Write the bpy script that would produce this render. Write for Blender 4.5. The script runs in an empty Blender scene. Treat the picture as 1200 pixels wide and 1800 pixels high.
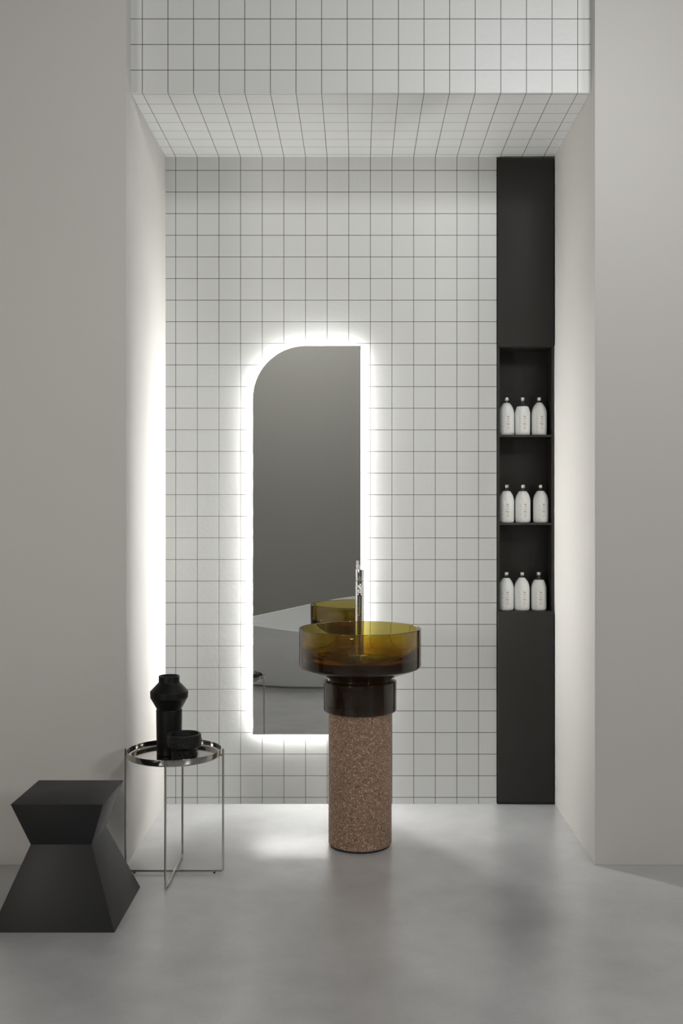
import bpy, bmesh, math
from mathutils import Vector, Matrix
scene = bpy.context.scene
C = scene.collection
PI = math.pi

# ------------------------------------------------------------------ camera
CAM_Y, CAM_Z = -4.815, 1.379
cd = bpy.data.cameras.new('camera'); cam = bpy.data.objects.new('camera', cd); C.objects.link(cam)
cam.location = (0, CAM_Y, CAM_Z); cam.rotation_euler = (PI/2, 0, 0)
cd.sensor_fit = 'VERTICAL'; cd.sensor_height = 36.0; cd.sensor_width = 24.0
cd.lens = 36.0*1830/1800
cd.shift_x = -28/1800; cd.shift_y = -11/1800
cd.clip_start = 0.05
scene.camera = cam

# ------------------------------------------------------------------ light
scene.view_settings.view_transform = 'Standard'
scene.view_settings.look = 'None'
scene.view_settings.gamma = 1
scene.view_settings.use_curve_mapping = False
scene.view_settings.exposure = 0.2
LED_POWER = 250.0
w = bpy.data.worlds.new('studio'); scene.world = w; w.use_nodes = True
bg = w.node_tree.nodes['Background']; bg.inputs[0].default_value = (1.0, 0.975, 0.94, 1); bg.inputs[1].default_value = 0.03

def area(name, loc, target, size, power, color=(1, 1, 1), sy=None):
    d = bpy.data.lights.new(name, 'AREA'); d.energy = power; d.color = color
    d.shape = 'RECTANGLE'; d.size = size; d.size_y = sy or size
    o = bpy.data.objects.new(name, d); C.objects.link(o); o.location = loc
    v = Vector(target)-Vector(loc); o.rotation_euler = v.to_track_quat('-Z', 'Y').to_euler()
    return o
area('key_softbox', (1.2, -3.6, 3.75), (-.4, -0.3, 1.8), 0.4, 26, (.98, .99, 1.0), 0.4)
area('near_spot', (.8, -1.75, 3.12), (.5, 0, 1.2), 0.12, 2.3, (.98, .99, 1.0), 0.12)
area('right_fill', (3.0, -5.0, 2.2), (0, 0, 1.5), 0.8, 35, (1.0, .98, .95), 0.8)  # unseen lamp added to fill the front walls from the right
area('left_fill', (-2.5, -4.5, 1.6), (0, 0, 1.5), 0.8, 28, (1.0, .95, .88), 0.8)  # added low fill from the left, out of view
area('backdrop_fill', (-.6, -4.9, 4.5), (-.6, -7.0, 2.8), 0.8, 46, (1.0, .98, .93), 0.4)  # lamp added to brighten the rear wall reflected in the mirror

# ------------------------------------------------------------------ materials
def mat(name, col=(.8, .8, .8), rough=.5, metal=0, **kw):
    m = bpy.data.materials.new(name); m.use_nodes = True
    b = m.node_tree.nodes['Principled BSDF']
    b.inputs['Base Color'].default_value = (*col, 1); b.inputs['Roughness'].default_value = rough
    b.inputs['Metallic'].default_value = metal
    for k, v in kw.items(): b.inputs[k.replace('_', ' ')].default_value = v
    return m
class N:
    """small node helper"""
    def __init__(s, m): s.m = m; s.t = m.node_tree; s.b = s.t.nodes['Principled BSDF']
    def new(s, kind, **kw):
        n = s.t.nodes.new(kind)
        for k, v in kw.items(): setattr(n, k, v)
        return n
    def link(s, a, b): s.t.links.new(a, b)
    def math(s, op, a, b=None, c=None):
        n = s.new('ShaderNodeMath', operation=op)
        for i, x in enumerate((a, b, c)):
            if x is None: continue
            if isinstance(x, (int, float)): n.inputs[i].default_value = x
            else: s.link(x, n.inputs[i])
        return n.outputs[0]
    def noise(s, scale, detail=4, rough=.5, vec=None):
        n = s.new('ShaderNodeTexNoise'); n.inputs['Scale'].default_value = scale
        n.inputs['Detail'].default_value = detail; n.inputs['Roughness'].default_value = rough
        if vec is not None: s.link(vec, n.inputs['Vector'])
        return n.outputs['Fac']
    def pos(s): return s.new('ShaderNodeNewGeometry').outputs['Position']
    def ramp(s, fac, stops):
        n = s.new('ShaderNodeValToRGB'); s.link(fac, n.inputs[0]); e = n.color_ramp.elements
        while len(e) > 2: e.remove(e[-1])
        for i, (p, c) in enumerate(stops):
            x = e[i] if i < 2 else e.new(p)
            x.position = p; x.color = (*c, 1)
        return n.outputs[0]
    def bump(s, h, strength, dist):
        n = s.new('ShaderNodeBump'); n.inputs['Strength'].default_value = strength
        n.inputs['Distance'].default_value = dist; s.link(h, n.inputs['Height'])
        s.link(n.outputs[0], s.b.inputs['Normal']); return n

def tile_mat(name, axes, offs):
    """white square tiles, 10 cm, thin dark joints along two world axes"""
    m = mat(name, rough=.42); n = N(m)
    p = n.pos(); sep = n.new('ShaderNodeSeparateXYZ'); n.link(p, sep.inputs[0])
    mask = None
    for a, o in zip(axes, offs):
        v = n.math('ADD', n.math('MULTIPLY', sep.outputs[a], 10.0), -o*10.0+100.5)
        f = n.math('ABSOLUTE', n.math('SUBTRACT', n.math('FRACT', v), 0.5))
        r = n.new('ShaderNodeMapRange'); r.inputs[1].default_value = 0.009; r.inputs[2].default_value = 0.015
        r.inputs[3].default_value = 1; r.inputs[4].default_value = 0
        n.link(f, r.inputs[0])
        mask = r.outputs[0] if mask is None else n.math('MAXIMUM', mask, r.outputs[0])
    mix = n.new('ShaderNodeMix', data_type='RGBA')
    n.link(mask, mix.inputs[0])
    mix.inputs[6].default_value = (.69, .698, .685, 1); mix.inputs[7].default_value = (.045, .04, .038, 1)
    n.link(mix.outputs[2], n.b.inputs['Base Color'])
    h = n.math('SUBTRACT', n.math('ADD', n.math('MULTIPLY', n.noise(55, 3, .55, p), .7), n.math('MULTIPLY', n.noise(9, 2, .5, p), .6)), n.math('MULTIPLY', mask, 1.2))
    n.bump(h, .55, .002)
    return m
M = {}
M['tile_wall'] = tile_mat('white_tile_wall', (0, 2), (-.84, .03))
M['tile_lintel'] = tile_mat('white_tile_lintel', (0, 2), (-.84, .081))
M['tile_soffit'] = tile_mat('white_tile_soffit', (0, 1), (-.84, -.034))
def plaster(name, col):
    m = mat(name, col, .8); n = N(m); p = n.pos()
    n.bump(n.noise(140, 3, .6, p), .10, .001)
    f = n.noise(.9, 3, .5, p)
    n.link(n.ramp(f, [(.3, tuple(c*.965 for c in col)), (.7, col)]), n.b.inputs['Base Color'])
    return m
M['plaster'] = plaster('warm_white_plaster', (.60, .585, .555))
M['rear'] = plaster('grey_backdrop_paint', (.42, .415, .39))
# polished concrete
m = mat('polished_concrete', rough=.33, Specular_IOR_Level=1.0, Coat_Weight=.8, Coat_Roughness=.27, Coat_IOR=1.6); n = N(m); p = n.pos()
big = n.noise(1.3, 4, .5, p); mid = n.noise(7, 4, .55, p); fine = n.noise(60, 3, .6, p)
f = n.math('ADD', n.math('ADD', n.math('MULTIPLY', big, .6), n.math('MULTIPLY', mid, .3)), n.math('MULTIPLY', fine, .1))
n.link(n.ramp(f, [(.27, (.34, .342, .346)), (.73, (.63, .633, .638))]), n.b.inputs['Base Color'])
r = n.new('ShaderNodeMapRange'); r.inputs[3].default_value = .27; r.inputs[4].default_value = .36
r.inputs[1].default_value = .2; r.inputs[2].default_value = .8
n.link(n.noise(2.5, 2, .5, p), r.inputs[0]); n.link(r.outputs[0], n.b.inputs['Roughness'])
M['floor'] = m
# terrazzo / cork-like stone
m = mat('brown_speckled_stone', rough=.7); n = N(m); tc = n.new('ShaderNodeTexCoord').outputs['Object']
vor = n.new('ShaderNodeTexVoronoi'); vor.inputs['Scale'].default_value = 300; n.link(tc, vor.inputs['Vector'])
sx = n.new('ShaderNodeSeparateColor'); n.link(vor.outputs['Color'], sx.inputs[0])
base = n.ramp(sx.outputs[0], [(0, (.07, .045, .030)), (.12, (.245, .155, .102)), (.65, (.305, .195, .130)), (.88, (.40, .27, .185)), (.97, (.66, .54, .41))])
n.t.nodes[-1].color_ramp.interpolation = 'LINEAR'
big = n.noise(45, 3, .6, tc); mx = n.new('ShaderNodeMix', data_type='RGBA', blend_type='MULTIPLY'); mx.inputs[0].default_value = 1
n.link(base, mx.inputs[6]); n.link(n.ramp(big, [(.3, (.80, .76, .74)), (.7, (1, 1, 1))]), mx.inputs[7])
n.link(mx.outputs[2], n.b.inputs['Base Color']); n.bump(vor.outputs['Distance'], .25, .002); M['stone'] = m
# amber resin
m = bpy.data.materials.new('amber_resin'); m.use_nodes = True; t = m.node_tree; t.nodes.clear()
out = t.nodes.new('ShaderNodeOutputMaterial'); g = t.nodes.new('ShaderNodeBsdfGlass'); va = t.nodes.new('ShaderNodeVolumeAbsorption')
g.inputs['Roughness'].default_value = 0.0; g.inputs['IOR'].default_value = 1.54
va.inputs['Color'].default_value = (.845, .755, .06, 1); va.inputs['Density'].default_value = 150
hz = t.nodes.new('ShaderNodeBsdfDiffuse'); hz.inputs[0].default_value = (.17, .105, .055, 1)
ms = t.nodes.new('ShaderNodeMixShader'); ms.inputs[0].default_value = .11
t.links.new(g.outputs[0], ms.inputs[1]); t.links.new(hz.outputs[0], ms.inputs[2]); t.links.new(ms.outputs[0], out.inputs['Surface']); t.links.new(va.outputs[0], out.inputs['Volume']); M['resin'] = m
M['chrome'] = mat('polished_chrome', (.82, .82, .82), .06, 1)
M['steel'] = mat('polished_steel', (.46, .45, .43), .09, 1)
M['mirror'] = mat('mirror_glass', (.90, .91, .90), .0, 1)
M['mirror_edge'] = mat('mirror_edge', (.35, .37, .36), .2)
M['white_plastic'] = mat('white_plastic', (.8, .8, .8), .5)
m = bpy.data.materials.new('led_diffuser'); m.use_nodes = True; t = m.node_tree; t.nodes.clear()
out = t.nodes.new('ShaderNodeOutputMaterial'); e = t.nodes.new('ShaderNodeEmission'); e.inputs[0].default_value = (1, .995, .975, 1); e.inputs[1].default_value = LED_POWER
t.links.new(e.outputs[0], out.inputs[0]); M['led'] = m
M['lacquer'] = mat('charcoal_lacquer', (.024, .023, .021), .6, Specular_IOR_Level=.3)
M['lacquer_edge'] = mat('charcoal_edge', (.042, .040, .037), .6, Specular_IOR_Level=.3)
M['black_gap'] = mat('black_plinth', (.006, .006, .006), .5)
M['stool'] = mat('graphite_lacquer', (.013, .0125, .0135), .5, Specular_IOR_Level=.35)
m = mat('black_clay', (.005, .005, .005), .45, Specular_IOR_Level=.3); n = N(m); n.bump(n.noise(90, 3, .6, n.new('ShaderNodeTexCoord').outputs['Object']), .1, .001); M['clay'] = m
m = mat('rough_lava_clay', (.004, .004, .004), .36, Specular_IOR_Level=.35); n = N(m); n.bump(n.noise(260, 4, .65, n.new('ShaderNodeTexCoord').outputs['Object']), .8, .003); M['lava'] = m
M['rubber'] = mat('black_rubber', (.01, .01, .01), .6)
M['milk'] = mat('milky_liquid_in_glass', (.90, .915, .90), .35, Coat_Weight=1.0, Coat_Roughness=.04)
M['glass'] = mat('clear_glass', (1, 1, 1), .02, Transmission_Weight=1.0, IOR=1.45)
M['cap'] = mat('brushed_aluminium', (.80, .77, .75), .30, 1)
M['label'] = mat('matt_white_label', (.90, .90, .87), .55)
M['ink'] = mat('dark_grey_ink', (.02, .02, .02), .6)
M['tub'] = mat('white_solid_surface', (.86, .87, .87), .4)

# ------------------------------------------------------------------ helpers
def obj(name, bm, m, parent=None, smooth=None, loc=None):
    me = bpy.data.meshes.new(name); bmesh.ops.recalc_face_normals(bm, faces=bm.faces); bm.to_mesh(me); bm.free()
    for mm in (m if isinstance(m, (list, tuple)) else [m]): me.materials.append(mm)
    if smooth is not None:
        for f in me.polygons: f.use_smooth = True
        me.set_sharp_from_angle(angle=math.radians(smooth))
    o = bpy.data.objects.new(name, me); C.objects.link(o)
    if parent: o.parent = parent
    if loc: o.location = loc
    return o
def thing(name, label, cat, loc=(0, 0, 0), group=None, rz=0):
    o = bpy.data.objects.new(name, None); C.objects.link(o); o.location = loc; o.rotation_euler.z = rz
    o.empty_display_size = .05
    o['label'] = label; o['category'] = cat
    if group: o['group'] = group
    return o
def structure(o): o['kind'] = 'structure'; return o
def box(bm, x0, x1, y0, y1, z0, z1, bevel=0, seg=2):
    r = bmesh.ops.create_cube(bm, size=1)
    vs = r['verts']
    for v in vs: v.co = Vector(((x0+x1)/2+v.co.x*(x1-x0), (y0+y1)/2+v.co.y*(y1-y0), (z0+z1)/2+v.co.z*(z1-z0)))
    if bevel:
        es = {e for v in vs for e in v.link_edges}
        bmesh.ops.bevel(bm, geom=list(es), offset=bevel, segments=seg, profile=.5, affect='EDGES')
    return bm
def bxo(name, x0, x1, y0, y1, z0, z1, m, parent=None, bevel=0, **k):
    bm = bmesh.new(); box(bm, x0, x1, y0, y1, z0, z1, bevel); return obj(name, bm, m, parent, smooth=35 if bevel else None, **k)
def fillet(pts, rads, n=6):
    """round the corners of an open (r,z) profile"""
    out = []
    for i, p in enumerate(pts):
        r = rads[i] if i < len(rads) else 0
        if i in (0, len(pts)-1) or r <= 0: out.append(Vector(p)); continue
        p = Vector(p); a = Vector(pts[i-1])-p; b = Vector(pts[i+1])-p
        d = min(r, a.length*.49, b.length*.49)
        A = p+a.normalized()*d; B = p+b.normalized()*d
        for k in range(n+1):
            t_ = k/n; out.append(A*(1-t_)**2+p*2*t_*(1-t_)+B*t_**2)
    return out
def lathe(bm, prof, seg=64, cx=0, cy=0):
    rings = []
    for r, z in prof:
        if r < 1e-6: rings.append([bm.verts.new((cx, cy, z))])
        else: rings.append([bm.verts.new((cx+r*math.cos(2*PI*k/seg), cy+r*math.sin(2*PI*k/seg), z)) for k in range(seg)])
    for a, b in zip(rings, rings[1:]):
        if len(a) == 1 and len(b) == 1: continue
        for k in range(seg):
            q = (k+1) % seg
            if len(a) == 1: bm.faces.new((a[0], b[k], b[q]))
            elif len(b) == 1: bm.faces.new((a[k], b[0], a[q]))
            else: bm.faces.new((a[k], b[k], b[q], a[q]))
    return bm
def tube(bm, path, r, seg=14, cap=True):
    path = [Vector(p) for p in path]; rings = []; prev = None
    for i, p in enumerate(path):
        d = (path[min(i+1, len(path)-1)]-path[max(i-1, 0)]).normalized()
        if prev is None:
            u = d.cross(Vector((0, 0, 1)));
            if u.length < .1: u = d.cross(Vector((0, 1, 0)))
        else: u = prev-d*prev.dot(d)
        u.normalize(); prev = u; v = d.cross(u)
        rings.append([bm.verts.new(p+(u*math.cos(2*PI*k/seg)+v*math.sin(2*PI*k/seg))*r) for k in range(seg)])
    for a, b in zip(rings, rings[1:]):
        for k in range(seg): bm.faces.new((a[k], a[(k+1) % seg], b[(k+1) % seg], b[k]))
    if cap: bm.faces.new(rings[0][::-1]); bm.faces.new(rings[-1])
    return bm
def rounded_path(pts, rad, n=8):
    out = []; P = [Vector(p) for p in pts]
    for i, p in enumerate(P):
        if i in (0, len(P)-1): out.append(p); continue
        a = (P[i-1]-p).normalized()*rad; b = (P[i+1]-p).normalized()*rad
        for k in range(n+1):
            t_ = k/n; out.append((p+a)*(1-t_)**2+p*2*t_*(1-t_)+(p+b)*t_**2)
    return out
def prism(bm, pts, y0, y1):
    """closed x,z outline extruded along y"""
    a = [bm.verts.new((x, y0, z)) for x, z in pts]; b = [bm.verts.new((x, y1, z)) for x, z in pts]
    bm.faces.new(a); bm.faces.new(b[::-1])
    for k in range(len(pts)):
        q = (k+1) % len(pts); bm.faces.new((a[q], a[k], b[k], b[q]))
    return bm
def text_bm(bm, s, size, x, z, rot=0, align='CENTER', xs=1.0):
    """flat lettering in the x,z plane added to bm"""
    cu = bpy.data.curves.new('t', 'FONT'); cu.body = s; cu.size = size; cu.align_x = align; cu.align_y = 'CENTER'; cu.resolution_u = 2
    cu.offset = size*.022
    o = bpy.data.objects.new('t', cu); C.objects.link(o)
    bpy.context.view_layer.update()
    me = bpy.data.meshes.new_from_object(o.evaluated_get(bpy.context.evaluated_depsgraph_get()))
    tmp = bmesh.new(); tmp.from_mesh(me)
    R = Matrix.Rotation(rot, 4, 'Z')
    mp = {}
    for v in tmp.verts:
        c = R @ v.co; mp[v] = bm.verts.new((x+c.x*xs, 0, z+c.y))
    for f in tmp.faces:
        try: bm.faces.new([mp[v] for v in f.verts])
        except ValueError: pass
    tmp.free(); bpy.data.objects.remove(o); bpy.data.curves.remove(cu); bpy.data.meshes.remove(me)

# ------------------------------------------------------------------ the setting
XL, XR, YF, YL, ZC, XC = -.887, .911, -.819, -.748, 2.992, .645
TOP = 4.6
structure(bxo('floor', -5, 5, -7.3, .3, -.1, 0, M['floor']))
structure(bxo('wall_left', -5, XL, YF, .3, 0, TOP, M['plaster'], bevel=.0015))
structure(bxo('wall_right', XR, 5, YF, .3, 0, TOP, M['plaster'], bevel=.0015))
bm = bmesh.new(); box(bm, XL, XC-.002, 0, .3, 0, ZC); structure(obj('wall_back', bm, M['tile_wall']))
structure(bxo('wall_recess', XC-.002, XR, .155, .3, 0, ZC, M['plaster']))
bm = bmesh.new(); box(bm, XL, XR, YL, .3, ZC, TOP, .0012, 1)
lint = structure(obj('wall_lintel', bm, [M['tile_lintel'], M['tile_soffit']]))
for f in lint.data.polygons:
    if f.normal.z < -.7: f.material_index = 1
structure(bxo('wall_rear', -5, 5, -7.3, -7.0, 0, TOP, M['rear']))

# ------------------------------------------------------------------ tall cabinet (flush in the back wall)
cab = thing('tall_cabinet', 'tall narrow charcoal cabinet with three open shelf bays set flush in the tiled wall', 'cabinet', (XC, 0, 0))
x0, x1 = 0.002, XR-XC-.002
Z3, Z2, Z1, ZT = .892, 1.300, 1.708, 2.112
tk = .0105
bxo('side_panel', x0, x0+tk, .004, .15, .012, 2.985, M['lacquer_edge'], cab)
bxo('side_panel', x1-tk, x1, .004, .15, .012, 2.985, M['lacquer_edge'], cab)
bxo('back_panel', x0+tk, x1-tk, .134, .15, .012, 2.97, M['lacquer'], cab)
bxo('top_panel', x0+tk, x1-tk, .012, .134, 2.965, 2.985, M['black_gap'], cab)
for z in (Z1, Z2): bxo('shelf', x0+tk, x1-tk, .006, .134, z-tk, z, M['lacquer_edge'], cab, bevel=.0006)
bxo('shelf', x0+tk, x1-tk, .006, .134, Z3-tk, Z3, M['lacquer_edge'], cab, bevel=.0006)
bxo('shelf', x0+tk, x1-tk, .006, .134, ZT, ZT+tk, M['lacquer_edge'], cab, bevel=.0006)
bxo('door', x0+.001, x1-.004, -.012, .004, ZT+.003, 2.978, M['lacquer'], cab, bevel=.0008)
bxo('door', x0+.001, x1-.002, -.012, .004, .013, Z3-.004, M['lacquer'], cab, bevel=.0008)
bxo('plinth', x0, x1, -.004, .15, 0, .012, M['black_gap'], cab)

# ------------------------------------------------------------------ bottles
BOD = [(.0, .0), (.029, .0), (.0335, .003), (.0358, .010), (.0362, .040), (.0362, .095), (.0355, .106), (.0335, .117), (.0300, .1275), (.0255, .1365), (.0200, .1440), (.0155, .1495), (.0132, .1530), (.0122, .158), (.0122, .166)]
def body_r(z):
    for (r0, z0), (r1, z1) in zip(BOD[1:], BOD[2:]):
        if z0 <= z <= z1 and z1 > z0: return r0+(r1-r0)*(z-z0)/(z1-z0)
    return .0122
def densify(p, n=3):
    out = []
    for i in range(len(p)-1):
        a, b, c, d = [Vector(p[max(0, min(len(p)-1, i+k))]) for k in (-1, 0, 1, 2)]
        for k in range(n):
            u = k/n; q = .5*((2*b)+(c-a)*u+(2*a-5*b+4*c-d)*u*u+(3*b-a-3*c+d)*u**3)
            out.append((max(q.x, 0), q.y))
    out.append(tuple(p[-1])); return out
R_B = .0362
def bend(bm, r, turn=0.0):
    for v in bm.verts:
        a = v.co.x/r-PI/2+turn; v.co = Vector((r*math.cos(a), r*math.sin(a), v.co.z))
LINES = [("Bain", .0066, .0855), ("bolle di", .0030, .0795), ("mousse bs", .0034, .0745), ("L.A", .0052, .0665), ("UNE - UN", .0034, .0595), ("Mottiva", .0054, .0510), ("extra fin", .0030, .0440), ("... savon ...", .0028, .0365), ("pour le bain de", .0026, .0325), ("500 - ml", .0026, .0265)]
def bottle_parts(fill):
    low = [(0, .0008)]+[q for q in densify(BOD, 3)[3:] if q[1] < fill]+[(body_r(fill), fill)]
    bm = bmesh.new(); lathe(bm, low+[(0, fill)], 40); cont = bm
    up = [(body_r(fill)-.0002, fill+.0004)]+[q for q in densify(BOD, 3)[3:] if q[1] > fill+.001]
    inner = [(max(r-.0016, .004), z) for r, z in up][::-1]
    g_ = bmesh.new(); lathe(g_, up+inner+[up[0]], 32)
    c_ = bmesh.new(); lathe(c_, fillet([(0, .1765), (.0118, .1765), (.0118, .1625), (.0105, .1625), (.0105, .1635), (0, .1635)], [0, .0012, .0004, 0, 0, 0], 3), 32)
    lab = bmesh.new(); rr = R_B+.00025; n_ = 14; zs = (.014, .0905)
    cols = [[lab.verts.new((-.021+.044*k/n_, 0, z)) for z in zs] for k in range(n_+1)]
    for a, b in zip(cols, cols[1:]): lab.faces.new((a[0], b[0], b[1], a[1]))
    bend(lab, rr)
    ink = bmesh.new()
    for s, sz, z in LINES: text_bm(ink, s, sz, .0055, z)
    for k in range(4):
        z = .083-.0205*k
        for dz in (0, -.0075):
            text_bm(ink, "\\" if dz == 0 else "/", .0078, -.0172, z+dz)
    bend(ink, R_B+.0004)
    return cont, g_, c_, lab, ink
protos = {}
def make_bottle(fill, loc, label, rz):
    b = thing('glass_bottle', label, 'bottle', loc, 'bath bottles on the cabinet shelves', rz)
    if fill not in protos:
        c_, g_, k_, l_, i_ = bottle_parts(fill)
        a = obj('contents', c_, M['milk'], b, smooth=40)
        d = obj('glass_neck', g_, M['glass'], b, smooth=40); d['label'] = 'clear empty glass neck'
        e_ = obj('cap', k_, M['cap'], b, smooth=40); e_['label'] = 'silver screw cap'
        l = obj('paper_label', l_, M['label'], b, smooth=40)
        t_ = obj('lettering', i_, M['ink'], l); t_['label'] = 'small dark printed lettering'
        protos[fill] = b
        return b
    for ch in list(protos[fill].children):
        c = ch.copy(); C.objects.link(c); c.parent = b
        for g2 in ch.children:
            h = g2.copy(); C.objects.link(h); h.parent = c
    return b
def bx_(px, yb): return (px-628)/1830*(yb-CAM_Y)
YB = .052
rows = [
 (Z1, [(890.0, .150, 'leftmost white-filled glass bottle with silver cap on the highest open shelf', -.06),
       (918.0, .134, 'middle bottle of the highest open shelf, filled only to its shoulder', 0),
       (947.3, .152, 'rightmost white-filled glass bottle with silver cap on the highest open shelf', .05)]),
 (Z2, [(889.8, .148, 'leftmost white-filled glass bottle with silver cap on the middle open shelf', -.12),
       (918.5, .147, 'white-filled glass bottle standing between two others on the middle open shelf', .04),
       (950.0, .148, 'rightmost white-filled glass bottle on the middle shelf, set slightly apart', .10)]),
 (Z3, [(889.2, .150, 'leftmost white-filled glass bottle with silver cap on the lowest open shelf', -.10),
       (917.0, .152, 'white-filled glass bottle standing between two others on the lowest open shelf', .06),
       (946.7, .142, 'rightmost bottle of the lowest open shelf, filled only to its shoulder', -.04)])]
for z, L in rows:
    for px, fill, lab, rz in L: make_bottle(fill, (bx_(px, YB), YB, z), lab, rz)

# ------------------------------------------------------------------ backlit mirror
MY = -.05
mir = thing('wall_mirror', 'tall backlit wall mirror with one rounded upper corner and white glow around it', 'mirror', (0, 0, .332))
def outline(ins):
    x0, x1, z0, z1, R = -.479+ins, .0156-ins, 0+ins, 1.779-ins, .243-ins
    pts = [(x0, z0), (x1, z0), (x1, z1)]
    for k in range(33):
        a = PI/2+PI/2*k/32; pts.append((x0+R+R*math.cos(a), z1-R+R*math.sin(a)))
    return pts
bm = bmesh.new(); prism(bm, outline(0), MY, MY+.005)
pane = obj('mirror_pane', bm, [M['mirror'], M['mirror_edge']], mir)
for f in pane.data.polygons:
    if abs(f.normal.y) < .5: f.material_index = 1
bm = bmesh.new(); prism(bm, outline(.024), MY+.005, -.0005); obj('back_box', bm, M['white_plastic'], mir)
bm = bmesh.new(); o1, o2 = outline(.0200), outline(.0235); ya, yb = -.0090, -.0015
va_ = [[bm.verts.new((p[0], y, p[1])) for p in o_] for o_, y in ((o1, ya), (o1, yb), (o2, yb), (o2, ya))]
for a, b in zip(va_, va_[1:]+va_[:1]):
    for k in range(len(o1)): q = (k+1) % len(o1); bm.faces.new((a[k], a[q], b[q], b[k]))
s_ = obj('light_strip', bm, M['led'], mir); s_['label'] = 'glowing white light strip behind the glass'
bm = bmesh.new(); text_bm(bm, 'antoniolupi', .0048, (539.5-628)/384, .008)
for v in bm.verts: v.co.y = MY-.0003
lg = obj('maker_mark', bm, M['white_plastic'], mir)

# ------------------------------------------------------------------ washbasin
BX, BY = .0108, -.570
wb = thing('pedestal_washbasin', 'round amber resin washbasin on a brown speckled cylinder pedestal in front of the mirror', 'washbasin', (BX, BY, 0))
bm = bmesh.new(); lathe(bm, [(0, 0), (.122, 0), (.122, .009), (0, .009)], 64)
obj('base_ring', bm, M['rubber'], wb, smooth=30)['label'] = 'black recessed base ring'
bm = bmesh.new(); lathe(bm, fillet([(0, .0085), (.1287, .0085), (.1287, .5445), (0, .5445)], [0, .004, .002, 0], 4), 128)
obj('pedestal', bm, M['stone'], wb, smooth=40)['label'] = 'brown speckled stone pedestal'
prof = fillet([(0, .5455), (.1485, .5455), (.1485, .6665), (.1290, .6745), (.1330, .6830), (.2484, .7240), (.2484, .882), (.2380, .882), (.2335, .790), (.2050, .7480), (.120, .742), (.03, .740), (0, .740)],
              [0, .007, .003, .003, .008, .012, .003, .003, .03, .05, .02, .01, 0], 9)
bm = bmesh.new(); lathe(bm, prof, 160); obj('basin_bowl', bm, M['resin'], wb, smooth=28)['label'] = 'translucent amber resin bowl with collar'
bm = bmesh.new(); lathe(bm, fillet([(0, .7405), (.032, .7412), (.034, .7455), (.026, .748), (0, .748)], [0, 0, .001, .001, 0], 3), 40)
obj('drain', bm, M['chrome'], wb, smooth=40)['label'] = 'chrome drain cap'

# ------------------------------------------------------------------ tap
FX, FY = .0097, -.205
sc = 1830/(FY-CAM_Y)
def fz(py): return CAM_Z-(py-889)/sc
fr = 7.9/sc
tap = thing('floor_tap', 'slender chrome column tap standing behind the washbasin', 'tap', (FX, FY, 0))
bm = bmesh.new(); lathe(bm, fillet([(0, 0), (.034, 0), (.034, .008), (fr, .008), (fr, fz(1034.5)), (0, fz(1034.5))], [0, 0, .002, 0, 0, 0], 4), 48); obj('column', bm, M['chrome'], tap, smooth=40)
bm = bmesh.new(); lathe(bm, fillet([(0, fz(1036)), (fr*1.05, fz(1036)), (fr*1.05, fz(1032.5)), (0, fz(1032.5))], [0, .0015, .0015, 0], 3), 48); obj('collar', bm, M['chrome'], tap, smooth=40)
bm = bmesh.new(); lathe(bm, [(0, fz(1032.5)), (fr*.96, fz(1032.5)), (fr*.93, fz(1021.8)), (0, fz(1021.8))], 48); obj('mixer_body', bm, M['chrome'], tap, smooth=40)
bm = bmesh.new(); lathe(bm, [(0, fz(1021.9)), (fr*.8, fz(1021.9)), (fr*.8, fz(1020.9)), (0, fz(1020.9))], 32); obj('dark_gap', bm, M['rubber'], tap, smooth=40)  # black disc standing in for the dark gap under the handle
bm = bmesh.new(); lathe(bm, fillet([(0, fz(1021)), (fr*.94, fz(1021)), (fr*.99, fz(1001)), (0, fz(1001))], [0, .001, .001, 0], 3), 48); hd = obj('handle', bm, M['chrome'], tap, smooth=40)
bm = bmesh.new(); tube(bm, rounded_path([(-.0085, 0, fz(1003)), (-.0085, 0, fz(992))], .001, 2), .0072, 20); obj('handle_pin', bm, M['cap'], hd, smooth=40)
bm = bmesh.new(); tube(bm, rounded_path([(0, -.008, fz(1029)), (0, -.17, fz(1029)-.012), (0, -.176, fz(1029)-.030)], .006, 5), .0085, 24); obj('spout', bm, M['chrome'], tap, smooth=40)

# ------------------------------------------------------------------ hourglass stool
def stool():
    bm = bmesh.new()
    secs = [(.402, .0), (.2026, .2525), (.303, .400)]
    R = []
    for w_, z in secs:
        h = w_/2; R.append([bm.verts.new((sx*h, sy*h, z)) for sx, sy in ((-1, -1), (1, -1), (1, 1), (-1, 1))])
    for a, b in zip(R, R[1:]):
        for k in range(4): q = (k+1) % 4; bm.faces.new((a[k], a[q], b[q], b[k]))
    bm.faces.new(R[0][::-1]); bm.faces.new(R[-1])
    es = [e for e in bm.edges if not all(abs(v.co.z-.2525) < 1e-4 for v in e.verts)]
    bmesh.ops.bevel(bm, geom=es, offset=.0012, segments=2, affect='EDGES', profile=.5)
    return bm
o = obj('hourglass_stool', stool(), M['stool'], smooth=25, loc=(-.985, -1.252, 0))
o['label'] = 'faceted hourglass-shaped graphite stool standing at the left beside the steel side table'; o['category'] = 'stool'

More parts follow.
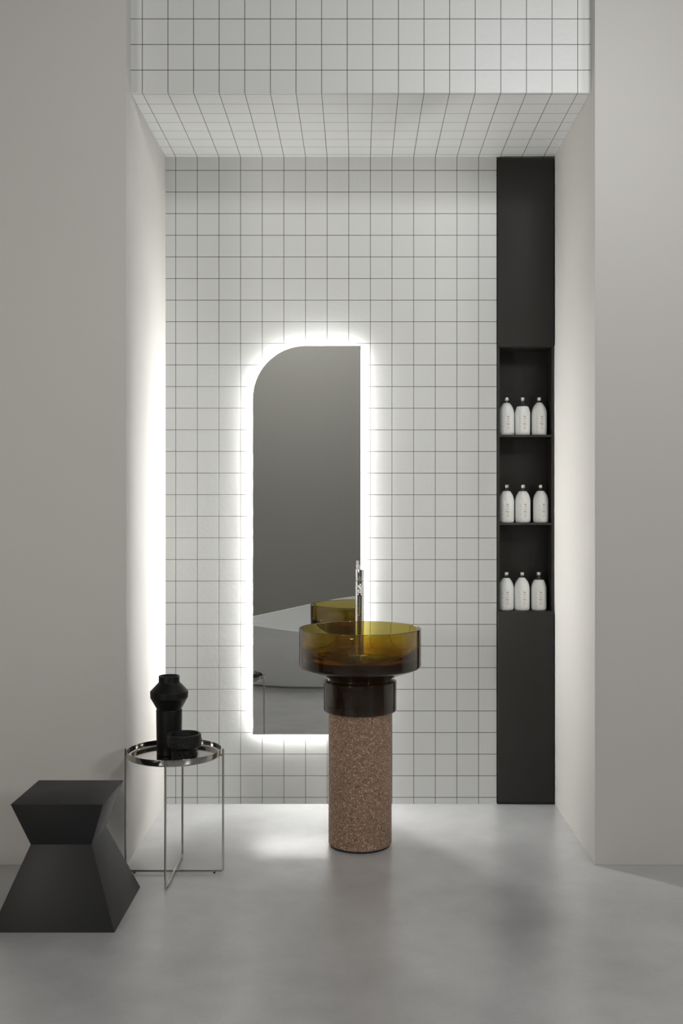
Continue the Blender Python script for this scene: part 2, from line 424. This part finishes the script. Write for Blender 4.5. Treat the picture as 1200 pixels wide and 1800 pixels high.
# ------------------------------------------------------------------ side table
TX, TY = -.687, -.907
st = thing('side_table', 'slim round steel side table with raised tray rim on crossed rod legs', 'side table', (TX, TY, 0))
bm = bmesh.new(); lathe(bm, fillet([(0, .4395), (.168, .4395), (.1745, .4435), (.1755, .4660), (.1735, .4660), (.1725, .4465), (.166, .4440), (0, .4440)], [0, .003, .004, .0006, .0006, .003, .004, 0], 4), 128)
obj('tray', bm, M['steel'], st, smooth=35)['label'] = 'mirror-polished round steel tray'
LR = .183; rr = .0040; zf = .0085
for ang in (0, PI/2):
    c, s = math.cos(ang), math.sin(ang); bm = bmesh.new()
    tube(bm, rounded_path([(-LR*c, -LR*s, .467), (-LR*c, -LR*s, zf), (LR*c, LR*s, zf), (LR*c, LR*s, .467)], .010, 8), rr, 16)
    obj('rod_frame', bm, M['steel'], st, smooth=40)
    for sg in (-1, 1):
        bm = bmesh.new(); tube(bm, [(sg*.170*c, sg*.170*s, .4425), (sg*LR*c, sg*LR*s, .4425)], .0032, 12); obj('bracket', bm, M['steel'], st, smooth=40)
        bm = bmesh.new(); lathe(bm, [(0, 0), (.004, 0), (.004, .0055), (0, .0055)], 16, sg*.15*c, sg*.15*s); obj('foot', bm, M['rubber'], st, smooth=40)['label'] = 'small black foot'

# vase
vz = .4440
bm = bmesh.new()
pr = [(0, .4442), (.0462, .4442), (.0483, .611), (.0455, .6135), (.0700, .6570), (.0712, .6800), (.0405, .7125), (.0388, .7150), (.0388, .7390), (.0330, .7390), (.0330, .713), (.062, .678), (.061, .66), (.038, .612), (.038, .46), (0, .46)]
lathe(bm, fillet(pr, [0, .003, .0012, .001, .002, .002, .002, .002, .0025, .002, .003, .01, .01, .01, .01, 0], 4), 96)
o = obj('vase', bm, M['clay'], smooth=30, loc=(0, 0, 0))
for v in o.data.vertices: v.co.z -= .4442
o.location = (-.7094, -.890, .4442)
o['label'] = 'tall matt black vase with a wide angular shoulder on the round tray'; o['category'] = 'vase'
# bowl
bm = bmesh.new()
from mathutils import noise as mn
pr = fillet([(0, 0), (.0465, 0), (.0480, .044), (.0605, .052), (.0612, .0975), (.0545, .0975), (.050, .06), (.040, .008), (0, .008)], [0, .003, .004, .004, .002, .002, .01, .01, 0], 4)
dense = []
for a, b in zip(pr, pr[1:]):
    a, b = Vector(a), Vector(b); k = max(1, int((b-a).length/.0022))
    for i in range(k): dense.append(tuple(a+(b-a)*i/k))
dense.append(tuple(pr[-1]))
lathe(bm, dense, 150)
for v in bm.verts:
    r = math.hypot(v.co.x, v.co.y)
    if r > .044 and .004 < v.co.z < .088 and r > .0535+ (0 if v.co.z > .046 else -.01):
        k = mn.fractal(v.co*95, .7, 2.1, 4)*.0022+mn.noise(v.co*38)*.0022
        d = Vector((v.co.x, v.co.y, 0)).normalized(); v.co += d*k; v.co.z += mn.noise(v.co*120+Vector((5, 1, 2)))*.0012
o = obj('rough_bowl', bm, M['lava'], smooth=60, loc=(-.6367, -.985, .4442))
o['label'] = 'small rough-textured black bowl on the tray in front of the vase'; o['category'] = 'bowl'

# ------------------------------------------------------------------ bathtub (seen in the mirror)
def tub():
    bm = bmesh.new(); S = 96
    def rimz(x, t_):
        near = .441+.11*max(0, -.10-x)+.06*max(0, x-.2)
        far = min(.70, .56+.20*(x+.065))
        return near*(1-t_)+far*t_
    def ring(a, b, zf_):
        L = []
        for k in range(S):
            th = 2*PI*k/S; x, y = a*math.cos(th), b*math.sin(th)
            t_ = (1-math.sin(th))/2; L.append(bm.verts.new((x, y, zf_(rimz(x, t_)))))
        return L
    rings = [ring(.56, .32, lambda z: 0), ring(.56, .32, lambda z: .010), ring(.60, .35, lambda z: .0105)]
    for k in range(1, 13):
        u = k/12; rings.append(ring(.60+.25*u**1.3, .35+.11*u**1.2, lambda z, u=u: .0105+(z-.0135)*u))
    rings.append(ring(.847, .457, lambda z: z)); rings.append(ring(.838, .448, lambda z: z)); rings.append(ring(.834, .444, lambda z: z-.003))
    for k in range(1, 13):
        u = k/12; rings.append(ring(.834-.26*u**1.6, .444-.14*u**1.6, lambda z, u=u: z-.003-(z-.10)*(1-(1-u)**1.4)))
    for a, b in zip(rings, rings[1:]):
        for k in range(S): q = (k+1) % S; bm.faces.new((a[k], a[q], b[q], b[k]))
    bm.faces.new(rings[0][::-1]); bm.faces.new(rings[-1])
    return bm
o = obj('bathtub', tub(), M['tub'], smooth=50, loc=(-.335, -3.5, 0))
o['label'] = 'large white oval bathtub seen reflected in the lower part of the mirror'; o['category'] = 'bathtub'
